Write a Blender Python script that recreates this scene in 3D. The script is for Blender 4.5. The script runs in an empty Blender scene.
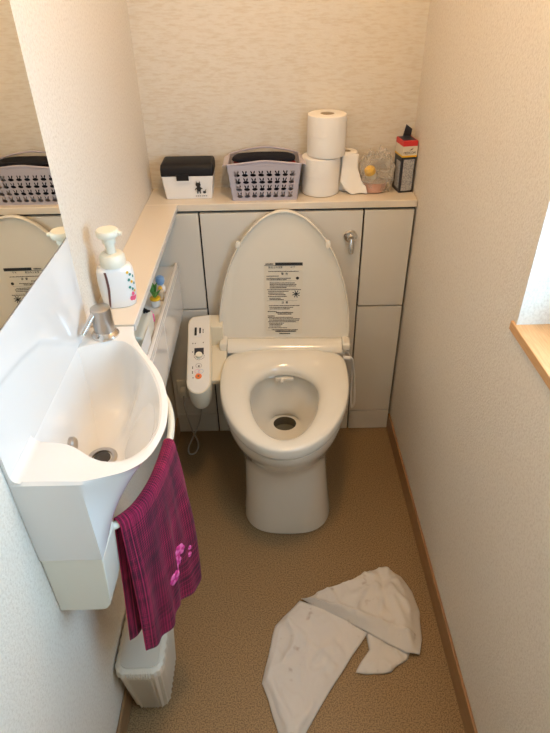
import bpy, bmesh, math, random
from mathutils import Vector, Matrix, noise
random.seed(4)
S = bpy.context.scene
C = S.collection
PI = math.pi
W, D, HT = .812, .147, .9          # room width, shelf depth, shelf height
YB, YF, ZC = D, -2.05, 2.25        # back wall, front wall, ceiling

# ---------------------------------------------------------------- materials
def mat(name, col, rough=.5, metal=0., spec=.5, bump=None, var=None, trans=0., alpha=1., sheen=0., coat=0., emit=None, emis=0., sss=0.):
    m = bpy.data.materials.new(name); m.use_nodes = True
    nt = m.node_tree; N = nt.nodes; L = nt.links
    b = N['Principled BSDF']
    b.inputs['Base Color'].default_value = (*col, 1)
    b.inputs['Roughness'].default_value = rough
    b.inputs['Metallic'].default_value = metal
    b.inputs['Specular IOR Level'].default_value = spec
    b.inputs['Transmission Weight'].default_value = trans
    b.inputs['Alpha'].default_value = alpha
    b.inputs['Sheen Weight'].default_value = sheen
    b.inputs['Coat Weight'].default_value = coat
    b.inputs['Coat Roughness'].default_value = .08
    b.inputs['Subsurface Weight'].default_value = sss
    b.inputs['Subsurface Radius'].default_value = (.01, .008, .006)
    if emit:
        b.inputs['Emission Color'].default_value = (*emit, 1); b.inputs['Emission Strength'].default_value = emis
    tc = N.new('ShaderNodeTexCoord')
    def nz(scale, detail, stretch=(1, 1, 1)):
        mp = N.new('ShaderNodeMapping'); mp.inputs['Scale'].default_value = stretch
        L.new(tc.outputs['Object'], mp.inputs[0])
        n = N.new('ShaderNodeTexNoise'); n.inputs['Scale'].default_value = scale; n.inputs['Detail'].default_value = detail
        L.new(mp.outputs[0], n.inputs['Vector']); return n
    if var:                      # (colour2, scale, detail, lo, hi)
        c2, sc, de, lo, hi = var[:5]
        n = nz(sc, de, var[5] if len(var) > 5 else (1, 1, 1))
        r = N.new('ShaderNodeMapRange'); r.inputs[1].default_value = lo; r.inputs[2].default_value = hi
        L.new(n.outputs[0], r.inputs[0])
        mx = N.new('ShaderNodeMix'); mx.data_type = 'RGBA'
        mx.inputs[6].default_value = (*col, 1); mx.inputs[7].default_value = (*c2, 1)
        L.new(r.outputs[0], mx.inputs[0]); L.new(mx.outputs[2], b.inputs['Base Color'])
    if bump:                     # (scale, detail, strength, distance, stretch)
        n = nz(bump[0], bump[1], bump[4] if len(bump) > 4 else (1, 1, 1))
        bp = N.new('ShaderNodeBump'); bp.inputs['Strength'].default_value = bump[2]; bp.inputs['Distance'].default_value = bump[3]
        L.new(n.outputs[0], bp.inputs['Height']); L.new(bp.outputs[0], b.inputs['Normal'])
    return m

M = {}
M['wall'] = mat('wallpaper', (.77, .70, .59), .75, bump=(230, 2, .5, .0032), var=((.68, .60, .49), 180, 3, .45, .7))
M['wallb'] = mat('wallpaper_streaked', (.72, .66, .56), .75, bump=(170, 4, .4, .003, (.35, 1, 1.6)), var=((.66, .575, .45), 120, 3, .45, .7, (.3, 1, 1.5)))
M['ceil'] = mat('ceiling_paper', (.85, .83, .78), .8)
M['floor'] = mat('cork_floor', (.33, .215, .105), .42, var=((.15, .092, .04), 300, 6, .44, .64), bump=(420, 5, .08, .0006), spec=.35)
M['wood'] = mat('oak_trim', (.34, .19, .085), .4, var=((.27, .145, .06), 30, 4, .35, .7, (12, 1, 12)))
M['sill'] = mat('pine_sill', (.66, .37, .16), .4, var=((.56, .29, .11), 30, 4, .35, .7, (14, 1, 14)))
M['cab'] = mat('cabinet_laminate', (.70, .655, .57), .33)
M['dark'] = mat('dark_gap', (.035, .028, .022), .8)
M['top'] = mat('counter_top', (.76, .67, .54), .22, coat=.3)
M['cer'] = mat('ceramic', (.79, .735, .62), .12, coat=.6)
M['plas'] = mat('toilet_plastic', (.79, .735, .62), .14, coat=.4)
M['plas2'] = mat('yellowed_plastic', (.77, .69, .52), .28)
M['face'] = mat('panel_face', (.80, .76, .68), .35)
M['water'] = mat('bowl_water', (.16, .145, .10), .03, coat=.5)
M['sump'] = mat('ceramic_sump_shade', (.17, .14, .09), .25)  # darkened ceramic: shade down the trap hole put into the colour
M['basin'] = mat('basin_resin', (.76, .735, .69), .16, coat=.5)
M['trapc'] = mat('trap_cover', (.76, .73, .62), .3)
M['chrome'] = mat('chrome', (.72, .70, .68), .12, 1.)
M['bchrome'] = mat('brushed_chrome', (.5, .47, .44), .28, 1.)
M['steeld'] = mat('drain_dark', (.06, .055, .05), .4, .6)
M['mirror'] = mat('mirror_glass', (.86, .84, .76), .01, 1.)
M['medge'] = mat('mirror_edge', (.08, .08, .07), .4, .5)
M['paper'] = mat('tissue_paper', (.87, .83, .76), .9, bump=(220, 2, .3, .001))
M['card'] = mat('cardboard', (.58, .47, .33), .9)
M['white'] = mat('white_plastic', (.84, .82, .78), .3, coat=.2)
M['cream'] = mat('cream_plastic', (.80, .76, .62), .35)
M['black'] = mat('black_plastic', (.008, .007, .008), .5, spec=.3)
M['blackm'] = mat('black_ink', (.02, .02, .02), .6)
M['ink'] = mat('grey_ink', (.12, .10, .08), .7)
M['label'] = mat('label_paper', (.74, .67, .54), .5)
M['pink'] = mat('pink_plastic', (.62, .36, .28), .35)
M['pinkr'] = mat('pink_print', (.85, .12, .22), .5)
M['green'] = mat('green_leaf', (.12, .33, .07), .5)
M['greenp'] = mat('green_print', (.05, .25, .2), .5)
M['yellow'] = mat('yellow_plastic', (.85, .50, .02), .35)
M['blue'] = mat('blue_toy', (.25, .42, .68), .4)
M['orange'] = mat('orange_button', (.90, .22, .05), .4)
M['red'] = mat('red_print', (.62, .03, .03), .4)
M['navy'] = mat('navy_print', (.02, .022, .035), .35)
M['greyp'] = mat('grey_print', (.46, .45, .43), .5, var=((.25, .25, .26), 400, 2, .45, .6))
M['brown'] = mat('brown_stripe', (.16, .07, .06), .4)
M['navyc'] = mat('navy_cloth', (.012, .012, .018), .9, spec=.2, bump=(120, 3, .4, .003))
M['redc'] = mat('red_cloth', (.5, .03, .03), .9)
M['cord'] = mat('grey_cord', (.42, .38, .33), .5)
M['bin'] = mat('bin_plastic', (.70, .63, .51), .38)
M['binlid'] = mat('bin_lid_plastic', (.60, .54, .44), .45)
M['cloth'] = mat('floor_cloth', (.68, .64, .59), .95, sheen=.1, bump=(420, 3, .35, .0012), var=((.50, .42, .36), 30, 2, .66, .78))
M['stain'] = mat('cloth_stain', (.47, .36, .31), .95)
M['stainr'] = mat('cloth_stain_red', (.66, .36, .28), .95)
M['rose'] = mat('pink_embroidery', (.62, .04, .24), .8)
M['rose2'] = mat('light_embroidery', (.80, .16, .42), .8)
M['emb'] = mat('room_door_paint', (.70, .62, .48), .5)

def clear_plastic():
    m = bpy.data.materials.new('clear_film'); m.use_nodes = True
    N = m.node_tree.nodes; L = m.node_tree.links; N.clear()
    o = N.new('ShaderNodeOutputMaterial'); mx = N.new('ShaderNodeMixShader'); t = N.new('ShaderNodeBsdfTransparent')
    g = N.new('ShaderNodeBsdfPrincipled'); g.inputs['Base Color'].default_value = (.8, .76, .7, 1); g.inputs['Roughness'].default_value = .12
    lw = N.new('ShaderNodeLayerWeight'); lw.inputs[0].default_value = .45
    r = N.new('ShaderNodeMapRange'); r.inputs[3].default_value = .10; r.inputs[4].default_value = .6
    n = N.new('ShaderNodeTexNoise'); n.inputs['Scale'].default_value = 60; n.inputs['Detail'].default_value = 3
    tc = N.new('ShaderNodeTexCoord'); L.new(tc.outputs['Object'], n.inputs['Vector'])
    b = N.new('ShaderNodeBump'); b.inputs['Distance'].default_value = .006; b.inputs['Strength'].default_value = .8
    L.new(n.outputs[0], b.inputs['Height']); L.new(b.outputs[0], g.inputs['Normal']); L.new(b.outputs[0], lw.inputs['Normal'])
    L.new(lw.outputs['Facing'], r.inputs[0]); L.new(r.outputs[0], mx.inputs[0])
    L.new(t.outputs[0], mx.inputs[1]); L.new(g.outputs[0], mx.inputs[2]); L.new(mx.outputs[0], o.inputs[0]); return m
M['film'] = clear_plastic()

def math_chain(N, L):
    def m(op, a, b=None, c=None):
        n = N.new('ShaderNodeMath'); n.operation = op
        for i, v in enumerate((a, b, c)):
            if v is None: continue
            if isinstance(v, (int, float)): n.inputs[i].default_value = v
            else: L.new(v, n.inputs[i])
        return n.outputs[0]
    return m

def basket_mat():                       # lilac plastic pierced by rabbit-head holes, cell = 1 uv unit
    m = bpy.data.materials.new('pierced_lilac_plastic'); m.use_nodes = True
    N = m.node_tree.nodes; L = m.node_tree.links; b = N['Principled BSDF']; out = N['Material Output']
    b.inputs['Base Color'].default_value = (.46, .42, .455, 1); b.inputs['Roughness'].default_value = .35
    uv = N.new('ShaderNodeUVMap'); uv.uv_map = 'UVMap'
    sp = N.new('ShaderNodeSeparateXYZ'); L.new(uv.outputs[0], sp.inputs[0])
    k = math_chain(N, L)
    fx = k('SUBTRACT', k('FRACT', sp.outputs[0]), .5); fy = k('SUBTRACT', k('FRACT', sp.outputs[1]), .5)
    def ell(cx, cy, rx, ry, tilt=0.):
        dx = k('SUBTRACT', fx, cx); dy = k('SUBTRACT', fy, cy)
        if tilt: dx = k('ADD', dx, k('MULTIPLY', dy, tilt))
        d = k('ADD', k('POWER', k('DIVIDE', k('ABSOLUTE', dx), rx), 2.), k('POWER', k('DIVIDE', k('ABSOLUTE', dy), ry), 2.))
        return k('LESS_THAN', d, 1.)
    h = k('MAXIMUM', ell(0, -.18, .37, .22), k('MAXIMUM', ell(-.17, .22, .095, .22, .25), ell(.17, .22, .095, .22, -.25)))
    # blank beyond the field 0..8 x 0..4
    ins = k('MULTIPLY', k('MULTIPLY', k('GREATER_THAN', sp.outputs[0], 0.), k('LESS_THAN', sp.outputs[0], 8.)), k('MULTIPLY', k('GREATER_THAN', sp.outputs[1], 0.), k('LESS_THAN', sp.outputs[1], 4.)))
    h = k('MULTIPLY', h, ins)
    t = N.new('ShaderNodeBsdfTransparent'); mx = N.new('ShaderNodeMixShader')
    L.new(h, mx.inputs[0]); L.new(b.outputs[0], mx.inputs[1]); L.new(t.outputs[0], mx.inputs[2]); L.new(mx.outputs[0], out.inputs[0]); return m
M['basket'] = basket_mat()
M['lilac'] = mat('lilac_plastic', (.47, .42, .46), .35)

def towel_mat():                        # woven check: uv in metres
    m = bpy.data.materials.new('plum_waffle_cloth'); m.use_nodes = True
    N = m.node_tree.nodes; L = m.node_tree.links; b = N['Principled BSDF']
    b.inputs['Roughness'].default_value = .95; b.inputs['Sheen Weight'].default_value = .15; b.inputs['Sheen Tint'].default_value = (.8, .3, .5, 1)
    uv = N.new('ShaderNodeUVMap'); uv.uv_map = 'UVMap'
    sp = N.new('ShaderNodeSeparateXYZ'); L.new(uv.outputs[0], sp.inputs[0]); u, v = sp.outputs[0], sp.outputs[1]
    k = math_chain(N, L)
    def stripe(c, per, wid): return k('LESS_THAN', k('FRACT', k('DIVIDE', c, per)), wid)
    fine = k('MULTIPLY', k('ADD', stripe(u, .0056, .36), stripe(v, .0056, .36)), .5)
    nz = N.new('ShaderNodeTexNoise'); nz.inputs['Scale'].default_value = 34; nz.inputs['Detail'].default_value = 2
    sc = N.new('ShaderNodeMapping'); sc.inputs['Scale'].default_value = (1, .12, 1); L.new(uv.outputs[0], sc.inputs[0]); L.new(sc.outputs[0], nz.inputs['Vector'])
    nz2 = N.new('ShaderNodeTexNoise'); nz2.inputs['Scale'].default_value = 40; nz2.inputs['Detail'].default_value = 2
    sc2 = N.new('ShaderNodeMapping'); sc2.inputs['Scale'].default_value = (.12, 1, 1); L.new(uv.outputs[0], sc2.inputs[0]); L.new(sc2.outputs[0], nz2.inputs['Vector'])
    band = k('ADD', nz.outputs[0], nz2.outputs[0])
    f = k('MULTIPLY', fine, k('MULTIPLY', k('SUBTRACT', band, .76), 2.4))
    # bright pairs near the left hem, the foot and the fold line
    br = k('ADD', k('MULTIPLY', k('LESS_THAN', u, .034), stripe(u, .0085, .2)), k('MULTIPLY', k('GREATER_THAN', v, .245), k('MULTIPLY', stripe(v, .013, .2), .5)))
    br = k('ADD', br, k('MULTIPLY', k('LESS_THAN', k('ABSOLUTE', v), .028), k('MULTIPLY', k('ADD', stripe(v, .0065, .28), stripe(u, .0075, .25)), .55)))
    f2 = k('MINIMUM', k('ADD', k('MAXIMUM', f, 0.), k('MULTIPLY', br, .6)), 1.)
    mx = N.new('ShaderNodeMix'); mx.data_type = 'RGBA'; mx.inputs[6].default_value = (.045, .002, .014, 1); mx.inputs[7].default_value = (.50, .014, .088, 1)
    L.new(f2, mx.inputs[0]); L.new(mx.outputs[2], b.inputs['Base Color'])
    bp = N.new('ShaderNodeBump'); bp.inputs['Distance'].default_value = .0015; bp.inputs['Strength'].default_value = .6
    L.new(fine, bp.inputs['Height']); L.new(bp.outputs[0], b.inputs['Normal']); return m
M['towel'] = towel_mat()

def glow(name, col, s):
    m = bpy.data.materials.new(name); m.use_nodes = True
    N = m.node_tree.nodes; L = m.node_tree.links; N.clear()
    o = N.new('ShaderNodeOutputMaterial'); e = N.new('ShaderNodeEmission')
    e.inputs[0].default_value = (*col, 1); e.inputs[1].default_value = s; L.new(e.outputs[0], o.inputs[0]); return m
M['daylight'] = glow('frosted_pane_in_daylight', (.45, .72, 1.), 8.8)
M['lamp'] = glow('lamp_diffuser', (1., .64, .33), 66.)

# ---------------------------------------------------------------- mesh helpers
def link(name, bm, m, parent=None, sm=35, bevel=0, seg=2, sub=0, inv=False):
    bmesh.ops.recalc_face_normals(bm, faces=bm.faces[:]) if inv is not None else None
    me = bpy.data.meshes.new(name); bm.to_mesh(me); bm.free()
    o = bpy.data.objects.new(name, me); C.objects.link(o)
    ms = m if isinstance(m, (list, tuple)) else [m]
    for x in ms: me.materials.append(M[x])
    if sm:
        me.shade_smooth()
        me.set_sharp_from_angle(angle=math.radians(sm))
    if bevel:
        b = o.modifiers.new('b', 'BEVEL'); b.width = bevel; b.segments = seg; b.limit_method = 'ANGLE'; b.angle_limit = math.radians(40)
    if sub:
        s = o.modifiers.new('s', 'SUBSURF'); s.levels = s.render_levels = sub
    if parent: o.parent = parent
    return o
def B(): return bmesh.new()
def box(bm, x0, x1, y0, y1, z0, z1, mi=0):
    v = [bm.verts.new((x, y, z)) for z in (z0, z1) for y in (y0, y1) for x in (x0, x1)]
    for f in ((0, 2, 3, 1), (4, 5, 7, 6), (0, 1, 5, 4), (2, 6, 7, 3), (0, 4, 6, 2), (1, 3, 7, 5)):
        bm.faces.new([v[i] for i in f]).material_index = mi
    return v
def loft(bm, rings, cap0=True, cap1=True, closed=True, mi=0):
    vs = [[bm.verts.new(p) for p in r] for r in rings]
    n = len(rings[0]); fs = []
    for a, b in zip(vs, vs[1:]):
        for i in range(n if closed else n - 1):
            j = (i + 1) % n
            f = bm.faces.new((a[i], a[j], b[j], b[i])); f.material_index = mi; fs.append(f)
    if cap0: bm.faces.new(vs[0][::-1]).material_index = mi
    if cap1: bm.faces.new(vs[-1]).material_index = mi
    return vs
def fan(bm, ring, c, mi=0):
    v = bm.verts.new(c)
    for i in range(len(ring)):
        bm.faces.new((ring[i], ring[(i + 1) % len(ring)], v)).material_index = mi
def circ(cx, cy, z, rx, ry=None, n=32, e=2.):
    ry = rx if ry is None else ry; out = []
    for i in range(n):
        a = 2 * PI * i / n; c, s = math.cos(a), math.sin(a)
        out.append(Vector((cx + rx * math.copysign(abs(c) ** (2 / e), c), cy + ry * math.copysign(abs(s) ** (2 / e), s), z)))
    return out
def lathe(bm, prof, cx=0, cy=0, z=0, n=32, sy=1., cap=True, e=2., mi=0):
    return loft(bm, [circ(cx, cy, z + h, r, r * sy, n, e) for r, h in prof], cap, cap, mi=mi)
def tube(bm, pts, r, n=10, cap=True, mi=0):
    pts = [Vector(p) for p in pts]; rings = []; up = Vector((0, 0, 1)); pn = None
    for i, p in enumerate(pts):
        d = (pts[min(i + 1, len(pts) - 1)] - pts[max(i - 1, 0)]).normalized()
        if pn is None:
            pn = d.orthogonal().normalized()
        pn = (pn - d * pn.dot(d)).normalized(); q = d.cross(pn)
        rr = r[i] if isinstance(r, (list, tuple)) else r
        rings.append([p + (pn * math.cos(2 * PI * k / n) + q * math.sin(2 * PI * k / n)) * rr for k in range(n)])
    return loft(bm, rings, cap, cap, mi=mi)
def cr(P, n=8, closed=False):           # Catmull-Rom
    P = [Vector(p) for p in P]; out = []; m = len(P)
    for i in range(m if closed else m - 1):
        if closed: a, b, c, d = P[i - 1], P[i], P[(i + 1) % m], P[(i + 2) % m]
        else: a, b, c, d = P[max(i - 1, 0)], P[i], P[i + 1], P[min(i + 2, m - 1)]
        for k in range(n):
            t = k / n
            out.append(.5 * ((2 * b) + (c - a) * t + (2 * a - 5 * b + 4 * c - d) * t * t + (3 * b - a - 3 * c + d) * t ** 3))
    if not closed: out.append(P[-1])
    return out
def interp(tab, x):
    if x <= tab[0][0]: return tab[0][1]
    for (a, p), (b, q) in zip(tab, tab[1:]):
        if x <= b:
            t = (x - a) / (b - a); return p + (q - p) * t
    return tab[-1][1]
def sstep(a, b, x):
    t = min(1, max(0, (x - a) / (b - a))); return t * t * (3 - 2 * t)
def grid(bm, fn, nu, nv, uv=None, mi=0):
    vs = [[bm.verts.new(fn(i / nu, j / nv)) for i in range(nu + 1)] for j in range(nv + 1)]
    lay = (bm.loops.layers.uv.get('UVMap') or bm.loops.layers.uv.new('UVMap')) if uv else None
    for j in range(nv):
        for i in range(nu):
            f = bm.faces.new((vs[j][i], vs[j][i + 1], vs[j + 1][i + 1], vs[j + 1][i])); f.material_index = mi
            if uv:
                for l, (a, b) in zip(f.loops, ((i, j), (i + 1, j), (i + 1, j + 1), (i, j + 1))): l[lay].uv = uv(a / nu, b / nv)
    return vs
def thing(name, label, cat, loc=(0, 0, 0), rz=0, group=None):
    o = bpy.data.objects.new(name, None); C.objects.link(o); o.empty_display_size = .05
    o.location = loc; o.rotation_euler = (0, 0, rz); o['label'] = label; o['category'] = cat
    if group: o['group'] = group
    return o
def tag(o, label, cat, group=None):
    o['label'] = label; o['category'] = cat
    if group: o['group'] = group
    return o
def struct(name, bm, m, parent=None, **k):
    o = link(name, bm, m, parent, **k)
    if not parent: o['kind'] = 'structure'
    return o
def text(body, size, m, parent, origin, right, up, name='lettering', sx=1., ext=.0002, align='LEFT'):
    cu = bpy.data.curves.new(name, 'FONT'); cu.body = body; cu.size = size; cu.extrude = ext; cu.align_x = align; cu.resolution_u = 3
    t = bpy.data.objects.new(name, cu); C.objects.link(t)
    dg = bpy.context.evaluated_depsgraph_get(); me = bpy.data.meshes.new_from_object(t.evaluated_get(dg))
    bpy.data.objects.remove(t); 
    r = Vector(right).normalized(); u = Vector(up).normalized(); n = r.cross(u)
    for v in me.vertices: v.co = Vector(origin) + r * v.co.x * sx + u * v.co.y + n * v.co.z
    me.materials.clear(); me.materials.append(M[m]); me.name = name
    o = bpy.data.objects.new(name, me); C.objects.link(o); o.parent = parent; return o

# ---------------------------------------------------------------- room
T = .12
bm = B(); box(bm, -T, W + T, YF - T, YB + T, -.05, 0); struct('floor', bm, 'floor', sm=0)
bm = B(); box(bm, -T, W + T, YF - T, YB + T, ZC, ZC + .05); struct('ceiling', bm, 'ceil', sm=0)
bm = B(); box(bm, -T, 0, YF - T, YB + T, 0, ZC); struct('wall_left', bm, 'wall', sm=0)
bm = B(); box(bm, 0, W, YB, YB + T, 0, ZC); struct('wall_back', bm, 'wallb', sm=0)
bm = B(); box(bm, 0, .02, YF - T, YF, 0, ZC); box(bm, W - .02, W, YF - T, YF, 0, ZC); box(bm, .02, W - .02, YF - T, YF, 2.0, ZC)
struct('wall_front', bm, 'wall', sm=0)
WY0, WY1, WZ0, WZ1 = -1.72, -.788, .944, 1.62     # window opening
bm = B()
box(bm, W, W + T, YF - T, YB + T, 0, WZ0 - .016); box(bm, W, W + T, YF - T, YB + T, WZ1, ZC)
box(bm, W, W + T, WY1, YB + T, WZ0 - .016, WZ1); box(bm, W, W + T, YF - T, WY0, WZ0 - .016, WZ1)
struct('wall_right', bm, 'wall', sm=0)
w = bpy.data.objects.new('window_1', None); C.objects.link(w); w.location = (W + .1, (WY0 + WY1) / 2, WZ0); w['kind'] = 'structure'
def rel(o, bm):
    bmesh.ops.translate(bm, verts=bm.verts[:], vec=-Vector(o.location)); return bm
bm = B()
for a in ((WY0, WY0 + .06, WZ0, WZ1), (WY1 - .06, WY1, WZ0, WZ1), (WY0 + .06, WY1 - .06, WZ0, WZ0 + .05), (WY0 + .06, WY1 - .06, WZ1 - .05, WZ1)):
    box(bm, W + .085, W + .115, a[0], a[1], a[2], a[3])
link('window_frame', rel(w, bm), 'white', w, bevel=.002)
bm = B(); box(bm, W + .098, W + .102, WY0 + .06, WY1 - .06, WZ0 + .05, WZ1 - .05)
link('frosted_pane', rel(w, bm), 'daylight', w, sm=0)
bm = B(); box(bm, W - .005, W + .085, WY0 - .012, WY1 + .016, WZ0 - .018, WZ0)
struct('trim_1', bm, 'sill', bevel=.0015)
for nm, x0, x1, y1 in (('baseboard_left', 0, .007, 0), ('baseboard_right', W - .007, W, 0)):
    bm = B(); box(bm, x0, x1, YF, y1, 0, .073); struct(nm, bm, 'wood', bevel=.0015)
d = bpy.data.objects.new('door_1', None); C.objects.link(d); d.location = (W / 2, YF - .03, 0); d['kind'] = 'structure'
bm = B(); box(bm, .02, W - .02, YF - .06, YF - .025, .005, 2.0); link('door_panel', rel(d, bm), 'emb', d, bevel=.003)
bm = B(); tube(bm, [(.1, YF - .025, 1.), (.1, YF + .03, 1.), (.11, YF + .035, 1.), (.2, YF + .035, 1.)], .008); link('door_handle', rel(d, bm), 'bchrome', d)
lt = thing('ceiling_lamp', 'round warm white ceiling lamp above the room', 'lamp', (.46, -.72, ZC))
bm = B(); lathe(bm, [(.11, 0), (.115, -.02), (.115, -.03)], n=40); link('lamp_base', bm, 'white', lt)
bm = B(); lathe(bm, [(.108, -.03), (.105, -.06), (.08, -.078), (.03, -.085)], n=40); link('lamp_shade', bm, 'lamp', lt)

# ---------------------------------------------------------------- back cabinet
cb = thing('built_in_cabinet', 'built-in off-white cabinet behind the toilet with flat doors and dark gaps', 'cabinet', (W / 2, 0, 0))
bm = B(); box(bm, .003, W - .003, .012, D - .002, 0, .876); link('cabinet_body', rel(cb, bm), 'dark', cb, sm=0)
X1, X2, XR, ZD, ZK = .157, .654, .8045, .542, .09
g = .0028
for nm, x0, x1, z0, z1 in (('door', .004, X1 - g, ZD + g, .870), ('door', X2 + g, XR, ZD + g, .870), ('service_panel', X1 + g, X2 - g, ZK + g * .6, .870),
                           ('lower_panel', .004, X1 - g, ZK + g * .6, ZD - g), ('lower_panel', X2 + g * .6, XR, ZK + g * .6, ZD - g),
                           ('kickboard', X1 + g, X2 - g, .002, ZK - g * .6), ('kickboard', .004, X1 - g, .002, ZK - g * .6), ('kickboard', X2 + g * .6, XR, .002, ZK - g * .6)):
    bm = B(); box(bm, x0, x1, -.002 + (.001 if nm == 'kickboard' else 0), .0125, z0, z1); link(nm, rel(cb, bm), 'cab', cb, bevel=.0012)
# flush lever
bm = B()
def yl(bm, prof, cx, cz, n=32, mi=0):      # lathe along -y
    loft(bm, [[Vector((cx + r * math.cos(2 * PI * k / n), y, cz + r * math.sin(2 * PI * k / n))) for k in range(n)] for r, y in prof], mi=mi)
yl(bm, [(.021, -.002), (.021, -.008), (.018, -.012), (.012, -.013)], .617, .790)
yl(bm, [(.0115, -.012), (.0115, -.022), (.009, -.026)], .617, .790)
tube(bm, [(.617, -.020, .786), (.6175, -.025, .772), (.618, -.027, .758), (.618, -.026, .744)], [.0075, .0078, .0085, .007], 12)
fl = link('flush_lever', rel(cb, bm), 'chrome', cb); fl['label'] = 'chrome flush lever'
bm = B(); box(bm, 0.001, W - .001, -.004, D, .878, .9)
tag(link('back_shelf', bm, 'top', bevel=.0025), 'beige glossy shelf top along the back wall above the cabinet', 'shelf')
bm = B(); box(bm, 0.001, .0945, -.686, -.0048, .886, .8995); box(bm, .0945, .0975, -.686, -.0048, .885, .8997, 1)
tag(link('side_counter', bm, ['top', 'basin'], sm=0), 'narrow beige counter along the left wall from shelf to basin', 'counter')

# ---------------------------------------------------------------- low cabinet left
lc = thing('low_wall_cabinet', 'narrow white cabinet hung on the left wall under the side counter', 'cabinet', (.04, -.34, .54))
bm = B(); box(bm, .001, .0745, -.68, -.006, .540, .695); link('cabinet_body', rel(lc, bm), 'basin', lc, bevel=.003)
bm = B(); box(bm, .001, .078, -.68, -.006, .6955, .703); box(bm, .0685, .078, -.68, -.006, .703, .716); link('tray_top', rel(lc, bm), 'basin', lc, bevel=.002)
bm = B(); box(bm, .0747, .079, -.34, -.010, .546, .693); link('door', rel(lc, bm), 'basin', lc, bevel=.0015)
bm = B(); box(bm, .0747, .079, -.676, -.343, .546, .693); link('door', rel(lc, bm), 'basin', lc, bevel=.0015)

# ---------------------------------------------------------------- toilet
TO = Vector((.413, 0, 0)); TR = math.radians(-1.8)
to = thing('toilet', 'white ceramic toilet with raised lid and side control panel', 'toilet', TO, TR)
TMi = (Matrix.Translation(TO) @ Matrix.Rotation(TR, 4, 'Z')).inverted()
def loc(bm): bmesh.ops.transform(bm, matrix=TMi, verts=bm.verts[:]); return bm
NR = 72
def outline(tab, cy, n=NR, rot=0):       # tab: [(y, halfwidth)], ray shooting from (0,cy)
    y0, y1 = tab[0][0], tab[-1][0]; out = []
    for i in range(n):
        a = 2 * PI * (i + .5) / n; dx, dy = math.sin(a), -math.cos(a)
        lo, hi = 0, .7
        for _ in range(36):
            m = (lo + hi) / 2; y = cy + dy * m
            if y0 <= y <= y1 and abs(dx * m) <= interp(tab, y): lo = m
            else: hi = m
        out.append((dx * lo, cy + dy * lo))
    for _ in range(2):
        out = [((out[i - 1][0] + 2 * out[i][0] + out[(i + 1) % n][0]) / 4, (out[i - 1][1] + 2 * out[i][1] + out[(i + 1) % n][1]) / 4) for i in range(n)]
    return out
def egg(yf, ym, hw, yb, hb, e=2.2):       # front half superellipse, straight to the back
    t = []
    for i in range(13):
        s = i / 12; y = yf + (ym - yf) * (1 - math.cos(s * PI / 2)); u = (ym - y) / (ym - yf)
        t.append((y, hw * max(0, 1 - u ** e) ** (1 / e)))
    t.append((yb - .02, hb)); t.append((yb, hb - .012)); return t
rim = outline(egg(-.577, -.27, .188, -.06, .172, 1.95), -.33)
def shell(z, yf, ym, hw, yb, hb): return [Vector((x + .007 * (1 - sstep(0, .3, z)), y, z)) for x, y in outline(egg(yf, ym, hw, yb, hb, 3.0 - 1.05 * sstep(.12, .33, z)), -.33)]
bm = B()
R_ = [shell(0, -.492, -.34, .139, -.03, .12), shell(.004, -.497, -.34, .143, -.03, .12), shell(.03, -.495, -.34, .141, -.03, .12), shell(.10, -.488, -.34, .133, -.03, .12),
      shell(.18, -.484, -.34, .129, -.03, .12), shell(.24, -.486, -.34, .130, -.03, .125), shell(.275, -.498, -.33, .140, -.03, .13), shell(.305, -.522, -.32, .158, -.04, .14),
      shell(.335, -.544, -.29, .172, -.05, .155), shell(.365, -.566, -.28, .184, -.055, .165), shell(.39, -.576, -.27, .188, -.06, .170)]
R_.append([Vector((x, y, .402)) for x, y in rim]); R_.append([Vector((x * .98, -.33 + (y + .33) * .985, .4045)) for x, y in rim])
HT_ = [(-.545, .0), (-.535, .035), (-.51, .066), (-.46, .094), (-.40, .112), (-.34, .120), (-.29, .118), (-.24, .102), (-.21, .075), (-.195, .03), (-.192, 0)]
hole = outline(HT_, -.36)
def cav(s, z, cx, cy): return [Vector((cx + x * s, cy + (y + .36) * s, z)) for x, y in hole]
CAV = [cav(1.02, .4045, 0, -.36), cav(1, .40, 0, -.36), cav(1.03, .385, 0, -.36), cav(1.03, .365, 0, -.36), cav(.99, .34, 0, -.358), cav(.90, .31, 0, -.350), cav(.76, .283, 0, -.335), cav(.60, .264, 0, -.312), cav(.47, .254, 0, -.288), cav(.40, .249, 0, -.268)]
vs = loft(bm, R_ + CAV, True, False)
# opening of the trap
def oval(z, sx, sy, cy): return [Vector((sx * math.sin(2 * PI * (i + .5) / NR), cy - sy * math.cos(2 * PI * (i + .5) / NR), z)) for i in range(NR)]
v2 = loft(bm, [oval(.246, .037, .034, -.245), oval(.235, .035, .031, -.243), oval(.19, .032, .028, -.235), oval(.15, .030, .026, -.23)], False, True, mi=1)
for i in range(NR):
    j = (i + 1) % NR; bm.faces.new((vs[-1][i], vs[-1][j], v2[0][j], v2[0][i]))
link('bowl', bm, ['cer', 'sump'], to, sm=50)
bm = B(); lathe(bm, [(.033, 0), (.0335, .001)], 0, -.24, .215, n=40, sy=.8); link('water', bm, 'water', to)
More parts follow.
